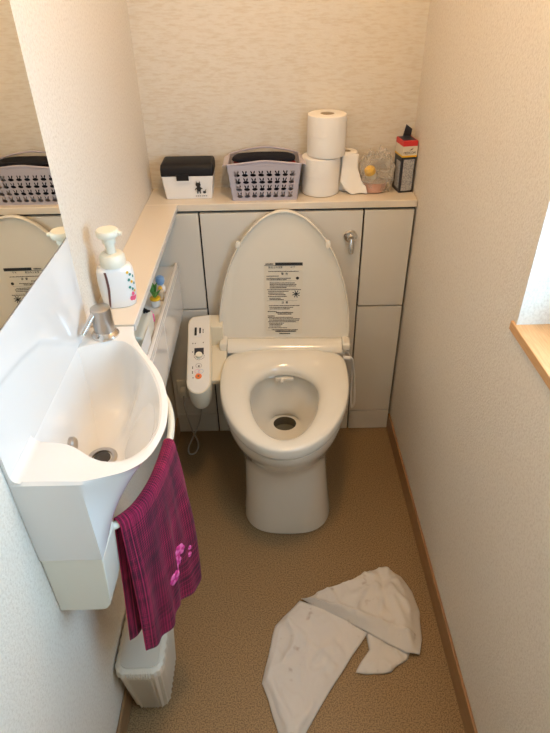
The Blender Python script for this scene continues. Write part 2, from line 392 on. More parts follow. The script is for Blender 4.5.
# seat
so = outline(egg(-.585, -.25, .198, -.116, .194, 1.95), -.34)
SH = [(-.530, .0), (-.522, .026), (-.495, .052), (-.45, .076), (-.40, .092), (-.34, .102), (-.29, .102), (-.25, .090), (-.220, .062), (-.203, .03), (-.199, 0)]
si = outline(SH, -.34)
bm = B(); rings = []
for s, z in ((.25, .4085), (.10, .4105), (.02, .4115), (0, .415), (-.004, .424), (0, .437), (.02, .4425), (.06, .4455), (.2, .4475), (.4, .4475), (.6, .446), (.78, .442), (.9, .436), (.97, .428), (1.01, .418), (1.0, .4095)):
    r = []
    for (ox, oy), (ix, iy) in zip(so, si):
        x, y = ox + (ix - ox) * s, oy + (iy - oy) * s
        b = .010 * sstep(-.19, -.135, y) if z > .42 else 0
        r.append(Vector((x, y, z + b * (1 - sstep(.10, .145, abs(x))))))
    rings.append(r)
v = loft(bm, rings, False, False)
for i in range(NR):
    j = (i + 1) % NR; bm.faces.new((v[-1][i], v[-1][j], v[0][j], v[0][i]))
link('seat', bm, 'plas', to, sm=60)
# washlet body and hinge cover
def rbox(bm, x0, x1, y0, y1, z0, z1, r, mi=0, n=6):
    pts = []
    for cx, cz, a0 in ((x1 - r, z1 - r, 0), (x0 + r, z1 - r, 90), (x0 + r, z0 + r, 180), (x1 - r, z0 + r, 270)):
        for k in range(n + 1):
            a = math.radians(a0 + 90 * k / n); pts.append((cx + r * math.cos(a), cz + r * math.sin(a)))
    loft(bm, [[Vector((x, y, z)) for x, z in pts] for y in (y0, y1)], mi=mi)
bm = B(); rbox(bm, -.196, .196, -.114, -.012, .4055, .446, .006); link('washlet_body', bm, 'plas', to, bevel=.003)
bm = B()
pr = [(-.128, .4455), (-.127, .451), (-.118, .462), (-.104, .470), (-.088, .473), (-.074, .470), (-.066, .462), (-.064, .4462)]
loft(bm, [[Vector((x, y, z)) for y, z in pr] for x in (-.186, -.184, .184, .186)]); link('hinge_cover', bm, 'plas', to, sm=50)
bm = B(); tube(bm, [(-.008, -.205, .398), (-.008, -.222, .396)], [.006, .005]); box(bm, -.03, .03, -.208, -.192, .390, .403); link('nozzle', bm, 'plas', to, bevel=.002)
# lid
HW = [(0, .209), (.1, .214), (.2, .2135), (.33, .207), (.45, .196), (.57, .181), (.68, .161), (.78, .135), (.86, .108), (.925, .079), (.965, .053), (.99, .026), (1, 0)]
LH = .460
lo = outline([(a * LH, b) for a, b in HW][0:], .2, n=96)
lidM = Matrix.Translation((-.001, -.073, .432)) @ Matrix.Rotation(math.radians(-6.0), 4, 'X')
def lr(s, d, dz=0): return [lidM @ Vector((x * s, d, .2 + (y - .2) * s + dz)) for x, y in lo]
bm = B()
v = loft(bm, [lr(.93, .019), lr(.985, .014), lr(1, .006), lr(1.0, -.004), lr(.995, -.008), lr(.985, -.0095), lr(.974, -.0085), lr(.968, -.004), lr(.955, -.002), lr(.8, 0), lr(.4, .001)], False, False)
fan(bm, v[0][::-1], lidM @ Vector((0, .021, .2))); fan(bm, v[-1], lidM @ Vector((0, .001, .2)))
lid = link('lid', bm, 'plas', to, sm=50)
for x, z in ((-.139, .352), (.133, .352)):
    bm = B(); yl(bm, [(.009, -.001), (.0085, -.008), (.006, -.010)], 0, 0, 20)
    bmesh.ops.transform(bm, matrix=lidM @ Matrix.Translation((x, 0, z)) @ Matrix.Scale(1.5, 4, (0, 0, 1)), verts=bm.verts[:]); link('rubber_buffer', bm, 'plas', lid)
for s in (-1, 1):
    bm = B(); box(bm, s * .2 - .0130, s * .2 + .0130, -.120, -.055, .4465, .474); link('hinge_ear', bm, 'plas', to, bevel=.006, seg=3)
# warning sticker on the lid
st = B(); SX0, SX1, SZ0, SZ1 = -.061, .058, .050, .296
def lq(bm, x0, x1, z0, z1, d=-.0022, mi=0):
    bm.faces.new([bm.verts.new(lidM @ Vector(p)) for p in ((x0, d, z0), (x1, d, z0), (x1, d, z1), (x0, d, z1))]).material_index = mi
lq(st, SX0, SX1, SZ0, SZ1, -.0012); 
stk = link('warning_sticker', st, 'label', lid, sm=0); stk['label'] = 'printed instruction sticker'
bm = B(); rnd = random.Random(7)
def dashes(x0, x1, z, h, mi=0, gap=.0012, d=-.0018):
    x = x0
    while x < x1 - .001:
        wd = rnd.uniform(.002, .0060); 
        lq(bm, x, min(x + wd, x1), z, z + h * rnd.uniform(.75, 1.), d, mi); x += wd + rnd.uniform(.0004, gap * .7)
lq(bm, SX0 + .034, SX1, SZ1 - .011, SZ1 - .001, -.0018, 0); lq(bm, SX0, SX0 + .036, SZ1 - .0115, SZ1 - .0100, -.0018, 0)
dashes(SX0 + .004, SX0 + .028, SZ1 - .008, .005, 1)
rows = [(.030, .012, .108, .0022), (.045, .006, .045, .0024), (.052, .006, .082, .0022), (.0565, .006, .07, .0022), (.067, .016, .095, .0022), (.072, .016, .1, .0022), (.077, .016, .098, .0022), (.082, .016, .07, .0022),
        (.089, .008, .115, .0022), (.0945, .010, .075, .0022), (.1, .010, .06, .0022), (.105, .012, .066, .0022), (.111, .010, .07, .0022), (.117, .014, .05, .0022), (.1215, .014, .06, .0022),
        (.142, .012, .11, .0022), (.148, .014, .09, .0022), (.153, .014, .08, .0022), (.162, .008, .038, .0026), (.166, .035, .09, .003), (.171, .04, .085, .003), (.177, .008, .03, .0024), (.182, .008, .09, .0022), (.187, .012, .112, .0022),
        (.192, .012, .11, .0022), (.197, .008, .1, .0022), (.202, .012, .06, .0022), (.207, .012, .055, .0022), (.212, .012, .05, .0022), (.218, .008, .07, .0022), (.225, .02, .105, .0022)]
for dz, a, b_, h in rows: dashes(SX0 + a, SX0 + b_, SZ1 - dz * 1.03, h * 1.35, 1)
for z in (.128, .232, .061, .086): lq(bm, SX0 + (.014 if z in (.061, .086) else .006), SX1 - .016, SZ1 - z, SZ1 - z + .0005, -.0018, 1)
dashes(SX0 + .032, SX0 + .1, SZ1 - .238, .005, 0)
dashes(SX0 + .045, SX0 + .08, SZ1 - .246, .004, 0)
for k in range(4):     # crossed-out pictogram
    a = k * PI / 4 + .3; c = Vector((SX1 - .020, 0, SZ1 - .105)); dx, dz = math.cos(a) * .0125, math.sin(a) * .0125; n_ = Vector((-dz, 0, dx)).normalized() * .0013
    bm.faces.new([bm.verts.new(lidM @ (c + Vector((sx * dx, -.0019 - k * .0001, sx * dz)) + n_ * sn)) for sx, sn in ((-1, -1), (1, -1), (1, 1), (-1, 1))]).material_index = 0
r0 = [lidM @ Vector((SX1 - .016 + .005 * math.cos(t * PI / 8), -.0018, SZ1 - .052 + .005 * math.sin(t * PI / 8))) for t in range(16)]
bm.faces.new([bm.verts.new(p) for p in r0]).material_index = 0
link('print', bm, ['blackm', 'ink'], lid, sm=0)
ux = lidM.to_3x3() @ Vector((1, 0, 0)); uz = lidM.to_3x3() @ Vector((0, 0, 1))
for body, sz, x, z in (('安全上の注意', .0075, SX0 + .012, .019), ('警  告', .0085, SX0 + .052, .0405), ('注  意', .0085, SX0 + .052, .137), ('必 ず', .006, SX0 + .082, .018)):
    text(body, sz, 'blackm', lid, lidM @ Vector((x, -.0018, SZ1 - z)), ux, uz)
# control panel, built along its own slope
pn = bpy.data.objects.new('control_panel', None)
A0 = Vector((.1335, -.045, .540)); A1 = Vector((.1500, -.356, .443)); pu = (A1 - A0); PLn = pu.length; pu.normalize()
pnn = Vector((1, 0, 0)).cross(-pu).normalized(); pr_ = (-pu).cross(pnn).normalized()
if pnn.z < 0: pnn = -pnn
pr_ = Vector((1, 0, 0)); pr_ = (pr_ - pu * pr_.dot(pu)).normalized()
def pp(a, b, c=0): return A0 + pr_ * a + pu * b + pnn * c      # a right, b toward the front, c off the surface
def prof(hw, n=10):                                            # face outline: chamfered back corner, rounded front
    P_ = [(-hw + .014, 0), (hw, -.006), (hw, .26)]
    for k in range(n + 1):
        a = PI * k / n; P_.append((hw * math.cos(a), .262 + .045 * math.sin(a)))
    P_ += [(-hw, .26), (-hw, .03), (-hw + .003, .014)]; return P_
bm = B()
P1 = prof(.0365); P2 = prof(.0335)
low = [(a, b) for a, b in P1]
loft(bm, [[pp(a * .86, b * .985, -.088) for a, b in P1], [pp(a * .93, b * 1.0, -.075) for a, b in P1], [pp(a * .97, b * 1.0, -.04) for a, b in P1], [pp(a, b, -.004) for a, b in P1], [pp(a * .97, b * .995 + .001, 0) for a, b in P1]])
cp = link('control_panel', loc(bm), 'plas2', to, sm=40)
bm = B(); loft(bm, [[pp(a * .90, .004 + b * .975, -.0005) for a, b in P1], [pp(a * .89, .004 + b * .974, .0010) for a, b in P1]]); link('control_face', loc(bm), 'face', cp, sm=40)
bm = B()
for a0, a1, b0, b1, c in ((-.030, -.004, .062, .112, .0), ):
    pass
def pbox(bm, a0, a1, b0, b1, c0, c1, mi=0):
    loft(bm, [[pp(a0, b0, c), pp(a1, b0, c), pp(a1, b1, c), pp(a0, b1, c)] for c in (c0, c1)], mi=mi)
def pdisc(bm, a, b, r, c0, c1, mi=0, n=24): loft(bm, [[pp(a + r * math.cos(2 * PI * k / n), b + r * math.sin(2 * PI * k / n), c) for k in range(n)] for c in (c0, c1)], mi=mi)
def pring(bm, a, b, r, w_, mi): 
    v = loft(bm, [[pp(a + q * math.cos(2 * PI * k / 24), b + q * math.sin(2 * PI * k / 24), .0014) for k in range(24)] for q in (r, r - w_)], False, False, mi=mi)
bm = B(); pbox(bm, -.017, .007, .047, .088, .001, .0024); link('button_plate', loc(bm), 'white', cp, bevel=.001)
bm = B(); pbox(bm, -.0145, -.0075, .050, .082, .0024, .0042); link('slider', loc(bm), 'black', cp)
bm = B(); pbox(bm, .0005, .0055, .052, .074, .0024, .0042); link('slider', loc(bm), 'black', cp)
bm = B(); pbox(bm, -.014, .015, .134, .160, .001, .0022); link('display', loc(bm), 'navy', cp)
bm = B(); pdisc(bm, .001, .165, .0105, .001, .010); link('dial', loc(bm), 'cream', cp, bevel=.001)
bm = B(); pdisc(bm, 0, .244, .0100, .001, .0035, 0); o = link('button', loc(bm), 'orange', cp, bevel=.0008); o['label'] = 'orange stop button'
bm = B(); pdisc(bm, 0, .244, .003, .0035, .004)
for k in range(11):
    a = math.radians(-25 + 230 * k / 10); pdisc(bm, .001 + .0155 * math.cos(a), .165 + .0155 * math.sin(a), .0014, .001, .0014, 0, 8)
for a, b in ((-.021, .112), (-.013, .112), (.012, .110), (-.02, .205), (-.02, .21), (-.02, .223), (-.02, .228), (-.018, .246), (-.021, .146), (.011, .056), (.011, .062), (.011, .068)): pbox(bm, a, a + .003, b, b + .004, .001, .0014)
pbox(bm, -.002, .003, .202, .208, .001, .0015)
pring(bm, 0, .203, .009, .0008, 0); pring(bm, -.004, .225, .008, .001, 1); pring(bm, .007, .225, .008, .001, 2)
link('print', loc(bm), ['ink', 'rose2', 'blue'], cp, sm=0)
bm = B(); loft(bm, [[Vector(p) for p in q] for q in ([(.166, -.03, .538), (.166, -.085, .524), (.166, -.085, .42), (.166, -.03, .42)], [(.21, -.03, .536), (.21, -.085, .522), (.21, -.085, .42), (.21, -.03, .42)])])
loft(bm, [[Vector(p) for p in q] for q in ([(.168, -.085, .455), (.168, -.24, .425), (.168, -.24, .408), (.168, -.085, .408)], [(.222, -.085, .455), (.222, -.24, .425), (.222, -.24, .408), (.222, -.085, .408)])])
link('panel_arm', loc(bm), 'plas2', to, bevel=.003)
# water hose on the right side
bm = B(); tube(bm, cr([(.600, -.13, .425), (.628, -.12, .415), (.640, -.10, .37), (.652, -.085, .28), (.658, -.08, .20), (.650, -.075, .17), (.645, -.07, .22), (.644, -.06, .33), (.625, -.07, .40), (.603, -.09, .42)], 8), .004, 10)
o = link('supply_hose', loc(bm), 'white', to); o['label'] = 'white hose looping from the right side'
bm = B(); tube(bm, [(.599, -.13, .424), (.622, -.128, .420)], .0075, 12); link('hose_fitting', loc(bm), 'white', to)

# outlet and cord
ou = thing('power_outlet', 'dim wall plug and outlet in the corner left of the toilet', 'outlet', (.045, -.003, .22))
bm = B(); box(bm, .02, .07, -.012, -.0022, .18, .255); link('socket_plate', rel(ou, bm), 'cream', ou, bevel=.003)
bm = B(); box(bm, .033, .057, -.045, -.0122, .2, .232); link('plug', rel(ou, bm), 'cream', ou, bevel=.004)
bm = B(); tube(bm, cr([(.047, -.048, .214), (.052, -.075, .17), (.068, -.08, .08), (.085, -.085, .02), (.080, -.12, .007), (.058, -.13, .006), (.050, -.10, .012), (.07, -.08, .05), (.10, -.06, .12), (.125, -.08, .3), (.135, -.10, .455)], 8), .003, 8)
link('power_cord', rel(ou, bm), 'cord', ou)

# ---------------------------------------------------------------- wash basin
ba = thing('wash_basin', 'white wall-hung hand basin with tall backsplash on the left wall', 'basin', (.05, -.9, .73))
O = [(0.001, -.69), (.05, -.69), (.098, -.69), (.106, -.73), (.130, -.779), (.155, -.820), (.176, -.861), (.192, -.908), (.201, -.953), (.203, -1.003), (.190, -1.058), (.165, -1.087), (.131, -1.101), (.099, -1.11), (.05, -1.11), (0.001, -1.11)]
I = [(.0056, -.765), (.045, -.748), (.078, -.743), (.102, -.759), (.124, -.790), (.147, -.828), (.166, -.868), (.181, -.912), (.189, -.955), (.191, -.998), (.181, -1.038), (.158, -1.064), (.130, -1.069), (.105, -1.060), (.06, -1.030), (.0056, -1.022)]
Bt = [(.001, -.69, .745), (.04, -.69, .745), (.075, -.70, .745), (.078, -.73, .745), (.078, -.77, .743), (.078, -.81, .742), (.080, -.85, .74), (.080, -.90, .738), (.084, -.94, .734), (.090, -.985, .730), (.094, -1.02, .728), (.098, -1.05, .728), (.099, -1.08, .728), (.099, -1.11, .728), (.05, -1.11, .728), (.001, -1.11, .728)]
def dense(L, sharp, n=6):
    out = []; m = len(L)
    for i in range(m):
        j = (i + 1) % m
        a = Vector(L[i - 1]) if i not in sharp else Vector(L[i]); b, c = Vector(L[i]), Vector(L[j]); d = Vector(L[(j + 1) % m]) if j not in sharp else c
        if i == m - 1:
            for k in range(n): out.append(b.lerp(c, k / n))
            continue
        for k in range(n):
            t = k / n; out.append(.5 * ((2 * b) + (c - a) * t + (2 * a - 5 * b + 4 * c - d) * t * t + (3 * b - a - 3 * c + d) * t ** 3))
    return out
sh = {0, 2, 13, 15}
Od = dense([(x, y, .9) for x, y in O], sh); Id = dense([(x, y, .9) for x, y in I], {0, 15}); Bd = dense(Bt, sh)
DC = Vector((.062, -.922, .762)); NB = len(Od)
rings = []
for s in (1, .85, .7, .55, .4, .25, .12, .04):
    r = []
    for o_, b_ in zip(Od, Bd):
        f = min(1., s ** .85); p = o_.lerp(b_, f); p.z = .9 + (b_.z - .9) * s; 
        if s < .05: p.z = .8955
        r.append(p)
    rings.append(r)
rings.append([o_.lerp(i_, .06) + Vector((0, 0, -.0004)) for o_, i_ in zip(Od, Id)])
rings.append([o_.lerp(i_, .3) for o_, i_ in zip(Od, Id)]); rings.append([o_.lerp(i_, .85) for o_, i_ in zip(Od, Id)])
for s, zz in ((0, .8985), (.02, .893), (.045, .88), (.08, .86), (.13, .838), (.2, .815), (.3, .797), (.42, .785), (.56, .776), (.7, .770), (.84, .766), (1, .763)):
    r = []
    for k, i_ in enumerate(Id):
        a = math.atan2(i_.y - DC.y, i_.x - DC.x); drain = DC + Vector((math.cos(a) * .021, math.sin(a) * .021, 0))
        if drain.x < .02: drain.x = .02
        # gradual slope on the room side, steep on the wall side and the far side
        slow = sstep(.03, .14, i_.x) * sstep(-.76, -.83, i_.y)
        f = s; z_steep = zz; z_slow = .9 - (.137) * (math.sin(min(1, s) * PI / 2) ** 1.35) if s > 0 else zz
        p = i_.lerp(drain, f); p.z = z_steep + (z_slow - z_steep) * slow * .75
        p.x = max(p.x, .0056)
        r.append(p)
    rings.append(r)
bm = B(); v = loft(bm, rings, True, True)
link('bowl', rel(ba, bm), 'basin', ba, sm=28)
# backsplash
YS0, YS1 = -1.11, -.694
def zc(y): return interp([(-1.11, 1.036), (-1.04, 1.028), (-.98, 1.02), (-.912, 1.003), (-.87, .975), (-.742, .888), (-.688, .86)], y)
bm = B()
def bs(u, v_):
    y = YS0 + (YS1 - YS0) * u; z = .8992 + (1.0875 - .8992) * v_
    x = .0055 + .0022 * sstep(-.004, .007, z - zc(y)) 
    return Vector((x, y, z))
vs = grid(bm, bs, 60, 60)
ed = [vs[0], [r[-1] for r in vs], vs[-1][::-1], [r[0] for r in vs][::-1]]
loop = vs[0][:-1] + [r[-1] for r in vs][:-1] + vs[-1][::-1][:-1] + [r[0] for r in vs][::-1][:-1]
bk = [bm.verts.new((.001, q.co.y, q.co.z)) for q in loop]
for i in range(len(loop)):
    j = (i + 1) % len(loop); bm.faces.new((loop[i], bk[i], bk[j], loop[j]))
link('backsplash', rel(ba, bm), 'basin', ba, sm=40)
# fillet between ledge and backsplash
bm = B(); n = 8
ys = [-1.1095, -1.022]
loft(bm, [[Vector((.0050, y, .9120))] + [Vector((.0180 - .012 * math.cos(a * PI / 2 / n), y, .912 - .012 * math.sin(a * PI / 2 / n))) for a in range(n + 1)] + [Vector((.0050, y, .8995))] for y in ys])
link('fillet', rel(ba, bm), 'basin', ba, sm=50)
# trap cover
bm = B()
def tc_(y0, ins):
    return [Vector((.001, y0, .7265)), Vector((.0985 - ins, y0, .7265)), Vector((.0955 - ins, y0, .68)), Vector((.0905 - ins, y0, .615)), Vector((.0875 - ins, y0, .602)), Vector((.081 - ins, y0, .592)), Vector((.073 - ins, y0, .589)), Vector((.001, y0, .588))]
loft(bm, [tc_(-1.108, .0), tc_(-1.05, -.002), tc_(-1.035, 0), tc_(-1.02, .008)])
o = link('trap_cover', rel(ba, bm), 'trapc', ba, bevel=.0015, sm=30); o['label'] = 'cream lower cover'
# drain
bm = B(); lathe(bm, [(.0265, .0), (.0265, .0035), (.023, .005), (.018, .004), (.0165, -.001)], DC.x, DC.y, .7625, 40); dr = link('drain', rel(ba, bm), 'bchrome', ba)
bm = B(); lathe(bm, [(.0145, .0), (.0145, .0025), (.009, .0035)], DC.x, DC.y, .7638, 32); link('drain_plug', rel(ba, bm), 'steeld', ba)
bm = B()
loft(bm, [[Vector((x, -.925 + r * math.cos(2 * PI * k / 28), .800 + r * math.sin(2 * PI * k / 28))) for k in range(28)] for r, x in ((.015, .006), (.015, .020), (.012, .023), (.006, .022))])
link('overflow_cap', rel(ba, bm), 'bchrome', ba)
# towel bar
BAR = cr([(.076, -1.016, .698), (.086, -1.027, .703), (.102, -1.017, .703), (.126, -.987, .703), (.145, -.934, .703), (.156, -.870, .705), (.161, -.80, .708), (.152, -.735, .71), (.129, -.675, .71), (.10, -.650, .71), (.07, -.645, .71)], 6)
bm = B(); tube(bm, BAR, .0072, 14); o = link('towel_bar', rel(ba, bm), 'cream', ba); o['label'] = 'curved cream towel bar'
# tap
bm = B(); lathe(bm, [(.0265, 0), (.0265, .003), (.0235, .007), (.020, .010), (.020, .012)], .048, -.722, .9, 40)
fa = thing('faucet', 'small chrome push tap on the deck behind the basin bowl', 'faucet', (.048, -.722, .9002))
link('base', rel(fa, bm), 'chrome', fa)
bm = B(); lathe(bm, [(.0195, .0122), (.0200, .018), (.0192, .054), (.0185, .059), (.015, .061)], .048, -.722, .9, 40); link('body', rel(fa, bm), 'bchrome', fa)
bm = B(); tube(bm, [(.038, -.732, .952), (.026, -.746, .936), (.017, -.757, .923)], [.0056, .0060, .0066], 14); sp_ = link('spout', rel(fa, bm), 'chrome', fa)
bm = B(); tube(bm, [(.0169, -.7572, .9227), (.0160, -.7583, .9214)], .0048, 14); link('spout_tip', rel(fa, bm), 'cream', sp_)

# ---------------------------------------------------------------- mirror
mi = thing('wall_mirror', 'rectangular mirror on the left wall above the basin', 'mirror', (0.001, -1.1, 1.081))
bm = B(); box(bm, 0.001, .0068, -1.55, -.6965, 1.0885, 1.95); link('backing', rel(mi, bm), 'medge', mi, sm=0)
bm = B(); box(bm, .0069, .0076, -1.548, -.6980, 1.0900, 1.948); link('glass', rel(mi, bm), 'mirror', mi, sm=0)

# ---------------------------------------------------------------- soap bottle
sb = thing('soap_pump_bottle', 'white foaming hand soap pump bottle with floral print beside the tap', 'bottle', (.052, -.598, .8997), math.radians(14))
bm = B()
loft(bm, [circ(0, 0, z, rx, ry, 48, 2.6) for z, rx, ry in ((0, .030, .020), (.002, .033, .0225), (.03, .0365, .0245), (.06, .0375, .025), (.078, .0365, .0245), (.086, .0335, .023), (.090, .026, .0205))])
link('body', bm, 'white', sb, sm=50)
bm = B(); lathe(bm, [(.0255, .0902), (.026, .096), (.0255, .108), (.0215, .114), (.012, .1155)], n=40); link('collar', bm, 'cream', sb, sm=40)
bm = B(); lathe(bm, [(.0095, .1157), (.0095, .136), (.0135, .137), (.0140, .149), (.0205, .150), (.0222, .152), (.0225, .161), (.020, .164), (.006, .165)], n=36)
tube(bm, [(0, 0, .158), (.016, -.006, .158), (.027, -.010, .156)], [.006, .005, .004], 12); link('pump', bm, 'cream', sb, sm=45)
bm = B()
def bw(a, z, off=.0006):          # point on the bottle wall
    r = interp([(0, .033), (.03, .0365), (.06, .0375), (.078, .0365)], z); q = interp([(0, .0225), (.03, .0245), (.06, .025), (.078, .0245)], z)
    c, s = math.cos(a), math.sin(a); e = 2 / 2.6
    return Vector(((r + off) * math.copysign(abs(c) ** e, c), (q + off) * math.copysign(abs(s) ** e, s), z))
grid(bm, lambda u, v_: bw(math.radians(-127 + 8 * u + 12 * math.sin(v_ * 2.4)), .004 + .08 * v_), 1, 14); link('stripe', bm, 'brown', sb)
bm = B()
def blot(a, z, r, mi, n=8):
    bm.faces.new([bm.verts.new(bw(math.radians(a + r / .033 * 57 * math.cos(2 * PI * k / n) * rnd.uniform(.7, 1.1)), z + r * math.sin(2 * PI * k / n) * rnd.uniform(.7, 1.1), .0009)) for k in range(n)]).material_index = mi
for k in range(9): blot(-54 + k % 3 * 11 + rnd.uniform(-3, 3), .078 - k * .0055, .0036, 1 if k % 4 else 2)
for k in range(7): blot(-40 + rnd.uniform(-13, 9), .030 - rnd.uniform(0, .014), .0056, 0)
link('floral_print', bm, ['pinkr', 'greenp', 'yellow'], sb, sm=0)

# ---------------------------------------------------------------- things on the back shelf
Z0 = .9003
# storage box
bx = thing('storage_box', 'small white plastic box with black lid on the left of the back shelf', 'box', (.131, .082, Z0))
def tap(bm, x0, x1, y0, y1, X0, X1_, Y0, Y1, z0, z1, r=.006, n=4, mi=0):
    def rr(a, b, c, d, z):
        out = []
        for cx, cy, s in ((b - r, d - r, 0), (a + r, d - r, 90), (a + r, c + r, 180), (b - r, c + r, 270)):
            for k in range(n + 1):
                t = math.radians(s + 90 * k / n); out.append(Vector((cx + r * math.cos(t), cy + r * math.sin(t), z)))
        return out
    loft(bm, [rr(x0, x1, y0, y1, z0), rr(X0, X1_, Y0, Y1, z1)], mi=mi); return rr
bm = B(); tap(bm, -.072, .066, -.040, .036, -.080, .074, -.046, .044, 0, .069); link('base', bm, 'white', bx, bevel=.002)
bm = B(); loft(bm, [[Vector((x * s, y * s2 - o, z)) for x, y in ((-.080, .046), (-.080, -.047), (.075, -.047), (.075, .046))] for s, s2, o, z in ((1, 1, 0, .0692), (1, 1, 0, .090), (.985, .93, -.003, .100), (.93, .75, -.006, .1055))]); link('lid', bm, 'black', bx, bevel=.006, seg=3)
bm = B(); box(bm, -.034, .002, -.051, -.0466, .058, .076); link('latch', bm, ['black'], bx, bevel=.001)
bm = B(); box(bm, -.036, .004, -.0508, -.0462, .0535, .0578); link('latch_rim', bm, 'white', bx, bevel=.001)
bm = B()                                # small generic silhouette and lines printed on the front
def fq(P_, d=-.0468): bm.faces.new([bm.verts.new((x, d + (z - .04) * -.075, z)) for x, z in P_])
def fd(cx, cz, rx, rz): fq([(cx + rx * math.cos(k * PI / 8), cz + rz * math.sin(k * PI / 8)) for k in range(16)])
fd(.028, .045, .0075, .0065); fq([(.0215, .048), (.0250, .048), (.0235, .057)]); fq([(.0300, .048), (.0345, .048), (.034, .057)]); fd(.029, .033, .0068, .009); 
fq([(.0235, .028), (.027, .028), (.0265, .018), (.023, .018)]); fq([(.030, .028), (.0335, .028), (.035, .018), (.0315, .018)]); fq([(.033, .038), (.040, .034), (.0395, .031), (.033, .034)]); fd(.045, .022, .005, .0042); fq([(.047, .024), (.049, .024), (.051, .031), (.0495, .031)]); fq([(.021, .036), (.0165, .03), (.018, .028), (.023, .033)])
link('emblem', bm, 'blackm', bx, sm=0); bm = B()
for a in (.018, .024, .030, .037, .042, .048): fq([(a, .0095), (a + .004, .0095), (a + .004, .0115), (a, .0115)])
link('caption', bm, 'blackm', bx, sm=0)
# basket
bk_ = thing('plastic_basket', 'lilac plastic basket pierced with rabbit-shaped holes on the back shelf', 'basket', (.358, .070, Z0))
bm = B(); lay = bm.loops.layers.uv.new('UVMap')
bx0, bx1, by0, by1, tx0, tx1, ty0, ty1, bz = -.096, .092, -.050, .050, -.107, .104, -.058, .060, .106
def arch(x): return .004 * (1 - (x / .1) ** 2)
def quad(P_, U, mi=0):
    f = bm.faces.new([bm.verts.new(p) for p in P_]); f.material_index = mi
    for l, u in zip(f.loops, U): l[lay].uv = u
F4 = [(-.45, -.28), (8.45, -.28), (8.45, 4.7), (-.45, 4.7)]
quad([(bx0, by0, .0), (bx1, by0, .0), (tx1, ty0, bz), (tx0, ty0, bz)], F4)
quad([(bx1, by1, .0), (bx0, by1, .0), (tx0, ty1, bz), (tx1, ty1, bz)], F4)
S4 = [(-.5, -.28), (4.5, -.28), (4.5, 4.7), (-.5, 4.7)]
quad([(bx0, by1, .0), (bx0, by0, .0), (tx0, ty0, bz), (tx0, ty1, bz)], S4)
quad([(bx1, by0, .0), (bx1, by1, .0), (tx1, ty1, bz), (tx1, ty0, bz)], S4)
quad([(bx0, by0, .0), (bx0, by1, .0), (bx1, by1, .0), (bx1, by0, .0)], [(-1, -1)] * 4)
o = link('body', bm, 'basket', bk_, sm=0, inv=None)
sm_ = o.modifiers.new('t', 'SOLIDIFY'); sm_.thickness = .0022; sm_.offset = 1
bm = B()
def rimb(P_): tube(bm, cr(P_, 6), .0032, 8)
rimb([(tx0, ty0, bz), (-.06, ty0 - .001, bz + .005), (0, ty0 - .001, bz + .010), (.06, ty0 - .001, bz + .005), (tx1, ty0, bz)])
rimb([(tx0, ty1, bz), (-.06, ty1, bz + .012), (0, ty1, bz + .019), (.06, ty1, bz + .012), (tx1, ty1, bz)])
rimb([(tx0, ty0, bz), (tx0, ty1, bz)]); rimb([(tx1, ty0, bz), (tx1, ty1, bz)])
grid(bm, lambda u, v_: Vector((tx0 + (tx1 - tx0) * u, ty0 - .001, bz - .004 + v_ * (.004 + .010 * (1 - (2 * u - 1) ** 2)))), 14, 1)
link('rim', bm, 'lilac', bk_, sm=50)
for s in (-1, 1):
    xx = tx0 if s < 0 else tx1
    bm = B(); loft(bm, [[Vector((xx + s * a, y, bz + z)) for a, z in ((-.002, .002), (.014, -.003), (.017, -.010), (.015, -.011), (.012, -.006), (-.002, -.001))] for y in (-.045, .05)]); link('handle', bm, 'lilac', bk_, bevel=.001)
# dark cloths in the basket
def heap(name, cx, cy, cz, rx, ry, rz, m, seed, amp=.25):
    bm = B(); bmesh.ops.create_uvsphere(bm, u_segments=40, v_segments=20, radius=1)
    for q in bm.verts:
        nn = noise.noise(q.co * 2.2 + Vector((seed, 0, 0))) * amp + noise.noise(q.co * 6 + Vector((0, seed, 0))) * amp * .3
        s = q.co * (1 + nn); s = Vector((math.copysign(abs(s.x) ** .6, s.x), math.copysign(abs(s.y) ** .6, s.y), math.copysign(abs(s.z) ** .75, s.z)))
        q.co = Vector((cx + s.x * rx, cy + s.y * ry, cz + s.z * rz))
    return link(name, bm, m, None, sm=80)
tag(heap('folded_cloth', .355, .071, Z0 + .058, .080, .038, .050, 'navyc', 3, .1), 'dark navy cloth filling the lilac basket', 'cloth')
tag(heap('red_cloth', .358, .068, Z0 + .099, .090, .044, .0030, 'redc', 8, .1), 'strip of red cloth showing at the basket rim under the navy one', 'cloth')
tag(heap('dark_cloth', .356, .076, Z0 + .109, .092, .040, .0100, 'navyc', 12, .10), 'black cloth heaped on top of the basket contents', 'cloth')
